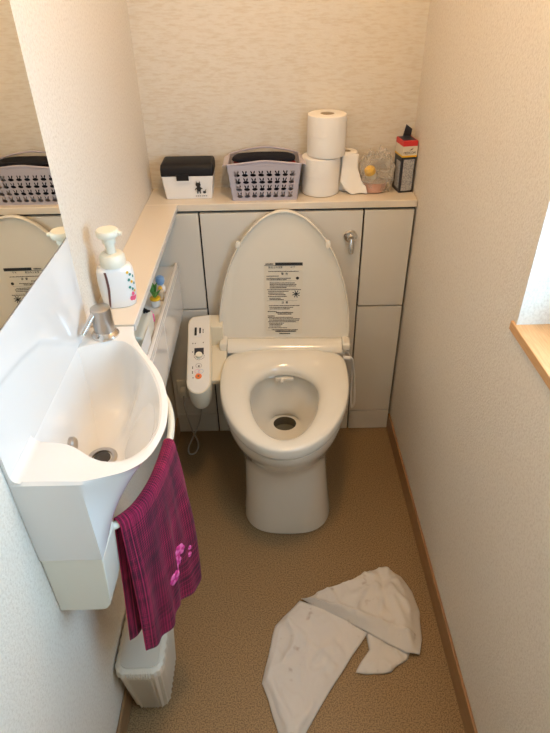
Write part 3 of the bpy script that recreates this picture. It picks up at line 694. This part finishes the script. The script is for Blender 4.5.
# toilet rolls
def roll(name, label, x, y, z, r, h, seed, rz=0):
    t = thing(name, label, 'toilet roll', (x, y, z), rz, 'toilet rolls on the back shelf')
    bm = B(); n = 56; rg = []
    for rr, zz in ((r * .36, .0005), (r * .9, 0), (r * .985, .002), (r, .006), (r, h * .25), (r * .995, h * .5), (r, h * .75), (r, h - .006), (r * .985, h - .002), (r * .9, h), (r * .36, h - .0005)):
        rg.append([Vector(((rr + .0008 * noise.noise(Vector((math.cos(2 * PI * k / n) * 2, math.sin(2 * PI * k / n) * 2, zz * 30 + seed)))) * math.cos(2 * PI * k / n), rr * math.sin(2 * PI * k / n), zz)) for k in range(n)])
    v = loft(bm, rg, False, False)
    link('paper', bm, 'paper', t, sm=50)
    bm = B(); loft(bm, [circ(0, 0, zz, q, q, 32) for q, zz in ((r * .36, .001), (r * .36, h - .001), (r * .33, h - .001), (r * .33, .001))], False, False)
    link('core', bm, 'card', t, sm=50)
    bm = B(); tube(bm, [(r * 1.003 * math.cos(a), r * 1.003 * math.sin(a), h * .52) for a in [math.radians(200 + 5 * k) for k in range(17)]], .0005, 5); link('perforation', bm, 'paper', t)
    return t
roll('toilet_roll', 'upright toilet roll lowest in the stack, behind the raised toilet lid', .527, .087, Z0, .0570, .1105, 1)
roll('toilet_roll', 'toilet roll topmost of the stack on the back shelf', .541, .086, Z0 + .1117, .0565, .115, 5)
t3 = roll('toilet_roll', 'opened toilet roll right of the stack with its end sheet hanging loose', .607, .1135, Z0, .0320, .1145, 9)
SHT = [(-.018, -.0335, .113), (.031, -.0335, .113), (-.018, -.036, .075), (.031, -.037, .07), (-.022, -.050, .035), (.042, -.048, .038), (-.006, -.054, .012), (.056, -.055, .022), (.012, -.060, .002), (.060, -.060, .004)]
bm = B()
def sheet(u, v_):
    k = v_ * 4; i = min(3, int(k)); f = k - i
    a = Vector(SHT[2 * i]).lerp(Vector(SHT[2 * i + 2]), f); b = Vector(SHT[2 * i + 1]).lerp(Vector(SHT[2 * i + 3]), f)
    p = a.lerp(b, u); p.y += .004 * math.sin(u * 7 + v_ * 4) * v_; p.z = max(p.z, .0015); return p
grid(bm, sheet, 16, 24); o = link('loose_sheet', bm, 'paper', t3, sm=70); o.modifiers.new('t', 'SOLIDIFY').thickness = .0006
# plastic bag with small things
cup = thing('plastic_tub', 'small round pink plastic tub inside the clear bag', 'tub', (.690, .090, Z0 + .002))
bm = B(); lathe(bm, [(.034, 0), (.037, .003), (.041, .028), (.0425, .030), (.0405, .030), (.034, .006)], n=36); link('tub_body', bm, 'pink', cup)
bm = B(); lathe(bm, [(.043, .0302), (.043, .0335), (.034, .0345)], n=36); link('tub_lid', bm, 'film', cup)
yb = thing('yellow_cap_jar', 'yellow-capped little jar on top of the pink tub in the bag', 'jar', (.684, .087, Z0 + .0385), 0); yb.rotation_euler = (math.radians(18), math.radians(-20), 0)
bm = B(); lathe(bm, [(.014, .0), (.016, .003), (.016, .018), (.013, .020)], n=28); link('jar_body', bm, 'cream', yb)
bm = B(); lathe(bm, [(.0165, .0202), (.0170, .023), (.0160, .034), (.010, .040)], n=28); link('cap', bm, 'yellow', yb)
wr = heap('crumpled_wrapper', .718, .084, Z0 + .050, .021, .020, .012, 'film', 21, .6); tag(wr, 'crumpled clear wrapper beside the yellow cap in the bag', 'wrapper')
bm = B(); bmesh.ops.create_uvsphere(bm, u_segments=56, v_segments=36, radius=1)
for q in bm.verts:
    c = q.co.copy(); e = Vector([math.copysign(abs(a) ** .7, a) for a in c])
    nn = noise.noise(c * 3.1 + Vector((5, 1, 2))) * .16 + noise.noise(c * 8) * .06
    top = sstep(.4, 1, c.z); s = 1 + nn
    q.co = Vector((.698 + e.x * .051 * s, .092 + e.y * .044 * s, max(Z0 + .0006, Z0 + .056 + e.z * .056 * (s + top * noise.noise(c * 7 + Vector((9, 0, 0))) * .5))))
tag(link('plastic_bag', bm, 'film', None, sm=70), 'clear crumpled plastic bag between the toilet rolls and the dark carton', 'bag')
# carton
cz = thing('carton', 'tall dark printed carton with red top at the right end of the shelf', 'box', (.781, .094, Z0), math.radians(9))
hx, hy, hh = .0215, .030, .150
bm = B(); box(bm, -hx, hx, -hy, hy, 0, hh); link('carton_body', bm, 'navy', cz, bevel=.0008)
bm = B(); e = .0005
box(bm, -hx - e, hx + e, -hy - e, hy + e, hh - .014, hh + e, 0)
box(bm, -hx - e * 2, hx + e * 2, -hy - e * 2, hy + e * 2, hh - .040, hh - .0142, 1)
box(bm, -hx - e * 2, hx + e * 2, -hy - e * 2, hy + e * 2, hh - .045, hh - .0402, 2)
box(bm, -hx + .006, hx - .004, -hy - e * 3, -hy, .006, hh - .052, 3); box(bm, -hx - e * 3, -hx, -hy + .008, hy - .02, .012, hh - .06, 3)
box(bm, -hx + .003, hx - .003, -hy + .010, hy - .002, hh + e * 1.1, hh + e * 2, 4)
link('printed_panels', bm, ['red', 'label', 'yellow', 'greyp', 'navy'], cz, sm=0)
text('MEDICOM', .0100, 'blackm', cz, (-hx + .0022, -hy - .0014, hh - .036), (1, 0, 0), (0, 0, 1), sx=.8)
bm = B(); loft(bm, [[Vector((x + .004, -hy - .0014, z)) for x, z in p] for p in [[(-.006, hh - .026), (.0, hh - .021), (.006, hh - .0195), (.001, hh - .0245)]]] + [[Vector((x + .004, -hy - .0019, z)) for x, z in [(-.006, hh - .026), (.0, hh - .021), (.006, hh - .0195), (.001, hh - .0245)]]]); link('logo', bm, 'brown', cz, sm=0)
bm = B(); loft(bm, [[Vector((x, y, z)) for x, z in ((-.004, hh - .001), (hx, hh - .001), (hx + .002, hh + .020), (.004, hh + .034))] for y in (hy - .0012, hy)]); link('flap', bm, 'navy', cz, sm=0)

# ---------------------------------------------------------------- things in the low tray
ZT = .7032
pp1 = thing('flower_pot', 'tiny pot with yellow rim and green leaves in the tray under the side counter', 'plant', (.048, -.262, ZT))
bm = B(); lathe(bm, [(.010, 0), (.012, .002), (.0135, .022), (.0125, .022)], n=28); link('pot', bm, 'white', pp1)
bm = B(); lathe(bm, [(.0148, .0222), (.0150, .027), (.0125, .028)], n=28); link('pot_rim', bm, 'yellow', pp1)
bm = B()
for k in range(11):
    a = k * 2.4; rr = .004 + .010 * (k / 11); hgt = .030 + .022 * ((k * 7) % 11) / 11; c, s = math.cos(a), math.sin(a); cc = Vector((c * rr, s * rr, hgt + .010)); wv = Vector((-s, c, 0)) * .005; tv = Vector((c * .008, s * .008, .008))
    f = [Vector((c * .002, s * .002, .027)), cc - wv, cc + tv, cc + wv]; bm.faces.new([bm.verts.new(p) for p in f])
o = link('leaves', bm, 'green', pp1, sm=0); o.modifiers.new('t', 'SOLIDIFY').thickness = .0008
fg = thing('toy_figurine', 'little blue and white toy figurine behind the tiny pot in the tray', 'figurine', (.052, -.185, ZT))
bm = B(); lathe(bm, [(.010, 0), (.013, .004), (.013, .018), (.009, .026), (.006, .028)], n=24); link('body', bm, 'white', fg)
bm = B(); lathe(bm, [(.004, .0282), (.010, .031), (.0135, .040), (.012, .050), (.006, .055)], n=24); link('head', bm, 'blue', fg)
wb = thing('trinket', 'tan and yellow trinket right of the tiny pot in the tray', 'trinket', (.058, -.225, ZT))
bm = B(); lathe(bm, [(.007, 0), (.009, .003), (.008, .016), (.010, .020), (.010, .030), (.005, .034)], n=20); link('trinket_body', bm, 'card', wb)
bm = B(); lathe(bm, [(.0055, .0342), (.007, .037), (.004, .042)], n=20); link('trinket_top', bm, 'yellow', wb)
pk = bm = B(); lathe(bm, [(.006, 0), (.008, .002), (.008, .020), (.004, .024), (.004, .03)], .050, -.345, ZT, 20)
tag(link('pink_bottle', bm, 'rose2'), 'tiny pink bottle between the tiny pot and the cream dispenser', 'bottle')
hd = thing('wipes_dispenser', 'cream rounded box with a small black clip under the basin end of the side counter', 'box', (.046, -.450, ZT))
bm = B(); rbox(bm, -.028, .019, -.070, .062, 0, .062, .012); link('case', bm, 'cream', hd, bevel=.003)
bm = B(); tube(bm, [(-.006, .045, .064), (.002, .052, .068), (.010, .044, .066), (.016, .05, .064)], [.002, .0045, .0045, .002], 8); tube(bm, [(.002, .040, .063), (.006, .047, .069), (.007, .056, .065)], [.002, .004, .002], 8); link('clip', bm, 'black', hd)
bm = B(); box(bm, .0665, .0675, -.60, -.46, ZT + .0001, ZT + .058); tag(link('paper_sheet', bm, 'paper', sm=0), 'white paper sheet standing against the tray edge beside the cream box', 'paper')

# ---------------------------------------------------------------- towel on the bar
TOPB = [Vector(p) for p in BAR]
def along(P_, s):
    L_ = [0]
    for a, b in zip(P_, P_[1:]): L_.append(L_[-1] + (b - a).length)
    x = s * L_[-1]
    for i in range(len(P_) - 1):
        if x <= L_[i + 1]: return P_[i].lerp(P_[i + 1], (x - L_[i]) / max(1e-9, L_[i + 1] - L_[i]))
    return P_[-1]
ia = min(range(len(TOPB)), key=lambda i: (TOPB[i] - Vector((.098, -1.020, .703))).length); ib = min(range(len(TOPB)), key=lambda i: (TOPB[i] - Vector((.159, -.818, .707))).length)
TB = TOPB[ia:ib + 1]
FB = cr([(.106, -1.062, .372), (.131, -1.040, .362), (.152, -1.016, .372), (.159, -.985, .392), (.176, -.955, .378), (.194, -.922, .372), (.199, -.888, .388)], 6)
BB = cr([(.080, -1.06, .405), (.098, -1.045, .42), (.105, -.99, .42), (.118, -.93, .42), (.13, -.87, .43), (.14, -.83, .44)], 6)
NV = 90
def tw(u, v_):
    c = along(TB, u); d_ = (along(TB, min(1, u + .02)) - along(TB, max(0, u - .02))).normalized(); nrm = Vector((-d_.y, d_.x, 0)); 
    if nrm.x < 0: nrm = -nrm
    R1 = .0105
    if v_ < .35:       # back drop
        t = 1 - v_ / .35; e_ = along(BB, u); s = c - nrm * R1
        p = s.lerp(e_, t); p += nrm * (.004 * math.sin(u * 17) * t); return p
    if v_ < .43:
        a = PI * (1 - (v_ - .35) / .08); return c + nrm * R1 * math.cos(a) + Vector((0, 0, R1 * math.sin(a)))
    t = (v_ - .43) / .57; e_ = along(FB, u); s = c + nrm * R1
    p = s.lerp(e_, t)
    fold = .0045 * math.sin(u * 15 + t * 1.5) + .003 * math.sin(u * 31 - t * 2)
    bulge = .002 * math.sin(t * PI) * sstep(.55, 1., u)
    p += nrm * (fold * sstep(0, .5, t) + bulge + .004 * math.sin(PI * t))
    p += d_ * (.004 * math.sin(PI * t) * sstep(.6, 1, u))
    return p
LU = .25
def tuv(u, v_):
    if v_ < .43: vv = (v_ - .39) / .39 * .33
    else: vv = (v_ - .43) / .57 * .345 + .016
    return (u * LU, vv)
bm = B(); grid(bm, tw, 60, NV, uv=tuv)
tl = link('hand_towel', bm, 'towel', None, sm=80); q = tl.modifiers.new('t', 'SOLIDIFY'); q.thickness = .0028; q.offset = 0
tag(tl, 'plum checked hand towel hanging over the basin bar with pink flower embroidery', 'towel')
bm = B()
def flower(u, t, r, mi):
    v_ = .43 + .57 * t; c = tw(u, v_); du = (tw(u + .02, v_) - tw(u - .02, v_)).normalized(); dv = (tw(u, v_ + .01) - tw(u, v_ - .01)).normalized(); n_ = du.cross(dv)
    if n_.x < 0: n_ = -n_
    for k in range(6):
        a = k * PI / 3; pc = c + (du * math.cos(a) + dv * math.sin(a)) * r * .55 + n_ * .0022
        rg = [[pc + (du * math.cos(2 * PI * j / 10) + dv * math.sin(2 * PI * j / 10)) * r * .45 * s + n_ * h for j in range(10)] for s, h in ((1, -.0005), (.8, .0014), (.3, .0018))]
        loft(bm, rg, False, True, mi=(mi + k) % 2)
    rg = [[c + (du * math.cos(2 * PI * j / 10) + dv * math.sin(2 * PI * j / 10)) * r * .3 * s + n_ * (h + .003) for j in range(10)] for s, h in ((1, -.001), (.6, .0014))]
    loft(bm, rg, False, True, mi=1 - mi)
for u, t, r, mi_ in ((.46, .70, .015, 1), (.55, .70, .014, 0), (.62, .66, .013, 1), (.66, .59, .014, 0), (.54, .64, .012, 0), (.62, .61, .011, 1), (.78, .70, .006, 1), (.80, .66, .005, 0), (.44, .68, .007, 0)): flower(u, t, r, mi_)
e_ = link('embroidery', bm, ['rose', 'rose2'], tl, sm=60); e_['label'] = 'pink flower embroidery'

# ---------------------------------------------------------------- bin
bn = thing('waste_bin', 'small off-white fluted waste bin with flat lid under the towel', 'bin', (.0585, -.938, 0))
def rrect(hx_, hy_, z, r, n=11, flute=0., per=0):
    out = []; segs = []
    cs = [(hx_ - r, hy_ - r, 0), (-hx_ + r, hy_ - r, 90), (-hx_ + r, -hy_ + r, 180), (hx_ - r, -hy_ + r, 270)]
    raw = []
    for i, (cx, cy, s) in enumerate(cs):
        for k in range(n + 1):
            t = math.radians(s + 90 * k / n); raw.append((Vector((cx + r * math.cos(t), cy + r * math.sin(t), z)), Vector((math.cos(t), math.sin(t), 0))))
        nx = cs[(i + 1) % 4]; a, b = raw[-1][0], Vector((nx[0] + r * math.cos(math.radians(nx[2])), nx[1] + r * math.sin(math.radians(nx[2])), z)); nn = raw[-1][1]
        m = 26 if i % 2 else 40
        for k in range(1, m): raw.append((a.lerp(b, k / m), nn))
    for i, (p, n_) in enumerate(raw): out.append(p + n_ * flute * (math.sin(i * PI * .5) if flute else 0))
    return out
bm = B()
loft(bm, [rrect(.041, .066, .001, .022)] + [rrect(.042 + .009 * z / .185, .068 + .020 * z / .185, z, .024, flute=.0022) for z in (.005, .03, .1, .185)])
link('bin_body', bm, 'bin', bn, sm=25)
bm = B()
loft(bm, [rrect(.051, .088, .1855, .025), rrect(.0545, .0925, .188, .027, flute=.0010), rrect(.055, .0935, .201, .027, flute=.0015), rrect(.053, .091, .210, .026, flute=.0013), rrect(.047, .085, .215, .023), rrect(.0445, .082, .2155, .022)])
link('bin_rim', bm, 'bin', bn, sm=25)
bm = B(); loft(bm, [rrect(.0435, .081, .2156, .021), rrect(.043, .0805, .2182, .021), rrect(.041, .0785, .2188, .020)]); link('bin_lid', bm, 'binlid', bn, sm=40)

# ---------------------------------------------------------------- cloth on the floor
def side(P_, t):
    P_ = [Vector((a, b, c)) for a, b, c in P_]; return along(P_, t)
def coons(bm, Bo, To, Le, Ri, hfn, nu=44, nv=44, mi=0):
    def f(u, v_):
        b, t, l, r = side(Bo, u), side(To, u), side(Le, v_), side(Ri, v_)
        p = b * (1 - v_) + t * v_ + l * (1 - u) + r * u - (Vector(Bo[0]) * (1 - u) * (1 - v_) + Vector(Bo[-1]) * u * (1 - v_) + Vector(To[0]) * (1 - u) * v_ + Vector(To[-1]) * u * v_)
        edge = min(u, 1 - u, v_, 1 - v_)
        h = hfn(u, v_, p) * sstep(0, .10, edge) + .0025 * math.exp(-((edge - .03) / .014) ** 2)
        w_ = Vector((noise.noise(Vector((p.x * 14, p.y * 14, mi))), noise.noise(Vector((p.x * 14, p.y * 14, 5 + mi))), 0)) * .004
        return p + w_ + Vector((0, 0, max(0, h)))
    grid(bm, f, nu, nv, mi=mi)
def crease(p, a, off, wid, amp):     # ridge along a direction
    d_ = p.x * math.cos(a) + p.y * math.sin(a) - off + .008 * noise.noise(p * 12); return amp * math.exp(-(d_ / wid) ** 2)
z0 = .0022
bm = B()
# long tongue towards the viewer
def rid(p, sc, sd): return 1 - abs(noise.noise(Vector((p.x * sc, p.y * sc * .6, sd)))) * 2.2
def hA(u, v_, p): return .004 + .006 * max(0, rid(p, 13, 3)) ** 3 + .0035 * max(0, rid(p, 27, 9)) ** 3 + .007 * abs(noise.noise(Vector((p.x * 11, p.y * 9, 1)))) + crease(p, .4, .33 * math.cos(.4) - .93 * math.sin(.4), .012, .006) + crease(p, .75, .44 * math.cos(.75) - .85 * math.sin(.75), .010, .006)
coons(bm, [(.327, -.957, z0), (.345, -1.0, z0), (.375, -1.10, z0), (.41, -1.115, z0)], [(.433, -.732, z0 + .004), (.50, -.76, z0 + .01), (.56, -.80, z0 + .01), (.61, -.832, z0 + .006)],
      [(.327, -.957, z0), (.346, -.874, z0), (.364, -.805, z0), (.433, -.732, z0 + .004)], [(.41, -1.115, z0), (.43, -1.07, z0), (.496, -.978, z0), (.592, -.852, z0), (.61, -.832, z0 + .006)], hA, 60, 60)
# small tail under the bundle
def hC(u, v_, p): return .003 + .006 * max(0, rid(p, 20, 6)) ** 3 + .005 * abs(noise.noise(Vector((p.x * 16, p.y * 14, 4))))
coons(bm, [(.566, -.933, z0), (.60, -.938, z0), (.635, -.938, z0), (.655, -.932, z0)], [(.608, -.822, z0), (.64, -.83, z0), (.68, -.85, z0), (.72, -.87, z0)],
      [(.566, -.933, z0), (.592, -.90, z0), (.609, -.876, z0), (.608, -.822, z0)], [(.655, -.932, z0), (.67, -.918, z0), (.70, -.905, z0), (.72, -.87, z0)], hC, 26, 26)
# bundle draped over both
zb = .014
def hB(u, v_, p):
    h = .012 + .016 * math.sin(PI * min(1, max(0, (p.x - .44) / .34))) * sstep(-.9, -.75, p.y)
    h += .010 * noise.noise(Vector((p.x * 9, p.y * 9, 7))) + .007 * max(0, rid(p, 12, 2)) ** 4 + .004 * max(0, rid(p, 25, 5)) ** 3
    c = Vector((.675, -.695, 0)); r = (Vector((p.x, p.y, 0)) - c).length
    h += .014 * math.exp(-((r - .030) / .013) ** 2) * (.6 + .4 * math.cos(5 * math.atan2(p.y - c.y, p.x - c.x))) - .010 * math.exp(-(r / .014) ** 2)
    h += .006 * max(0, math.cos(7 * math.atan2(p.y - c.y, p.x - c.x) + 4 * r)) ** 4 * math.exp(-((r - .07) / .04) ** 2)
    h += crease(p, 1.2, .60 * math.cos(1.2) - .80 * math.sin(1.2), .009, .009) + crease(p, .15, .70 * math.cos(.15) - .78 * math.sin(.15), .012, .010)
    return h
coons(bm, [(.437, -.726, .010), (.49, -.765, zb), (.545, -.795, zb), (.61, -.832, zb), (.66, -.868, zb), (.70, -.892, zb), (.733, -.896, zb)],
      [(.468, -.722, .006), (.53, -.700, .006), (.566, -.687, .006), (.61, -.655, .006), (.664, -.634, .006)],
      [(.437, -.726, .010), (.468, -.722, .006)],
      [(.733, -.896, zb), (.750, -.855, .010), (.765, -.776, .008), (.755, -.714, .008), (.732, -.658, .006), (.664, -.634, .006)], hB, 70, 50)
cl = link('floor_cloth', bm, 'cloth', None, sm=80)
q = cl.modifiers.new('t', 'SOLIDIFY'); q.thickness = .0024; q.offset = 1
tag(cl, 'crumpled stained off-white cloth lying on the brown floor', 'cloth')

# ---------------------------------------------------------------- camera, world, view
cam = bpy.data.cameras.new('camera'); co = bpy.data.objects.new('camera', cam); C.objects.link(co)
px, py, pz, yaw, pit, rol, fpx = .3719, -1.6667, 1.4876, .0033, .6184, .0185, 572.21
f = Vector((math.sin(yaw) * math.cos(pit), math.cos(yaw) * math.cos(pit), -math.sin(pit)))
r = Vector((math.cos(yaw), -math.sin(yaw), 0)); dn = f.cross(r)
c_, s_ = math.cos(rol), math.sin(rol)
R2 = r * c_ + dn * s_; D2 = dn * c_ - r * s_
co.matrix_world = Matrix(((R2.x, -D2.x, -f.x, px), (R2.y, -D2.y, -f.y, py), (R2.z, -D2.z, -f.z, pz), (0, 0, 0, 1)))
cam.sensor_fit = 'VERTICAL'; cam.sensor_height = 24; cam.sensor_width = 18; cam.lens = 24 * fpx / 733; cam.clip_start = .01
S.camera = co
wd = bpy.data.worlds.new('world'); S.world = wd; wd.use_nodes = True
wd.node_tree.nodes['Background'].inputs[0].default_value = (.7, .85, 1, 1); wd.node_tree.nodes['Background'].inputs[1].default_value = .8
S.view_settings.view_transform = 'Standard'; S.view_settings.look = 'None'; S.view_settings.gamma = 1; S.view_settings.exposure = 0.08
S.view_settings.use_curve_mapping = False
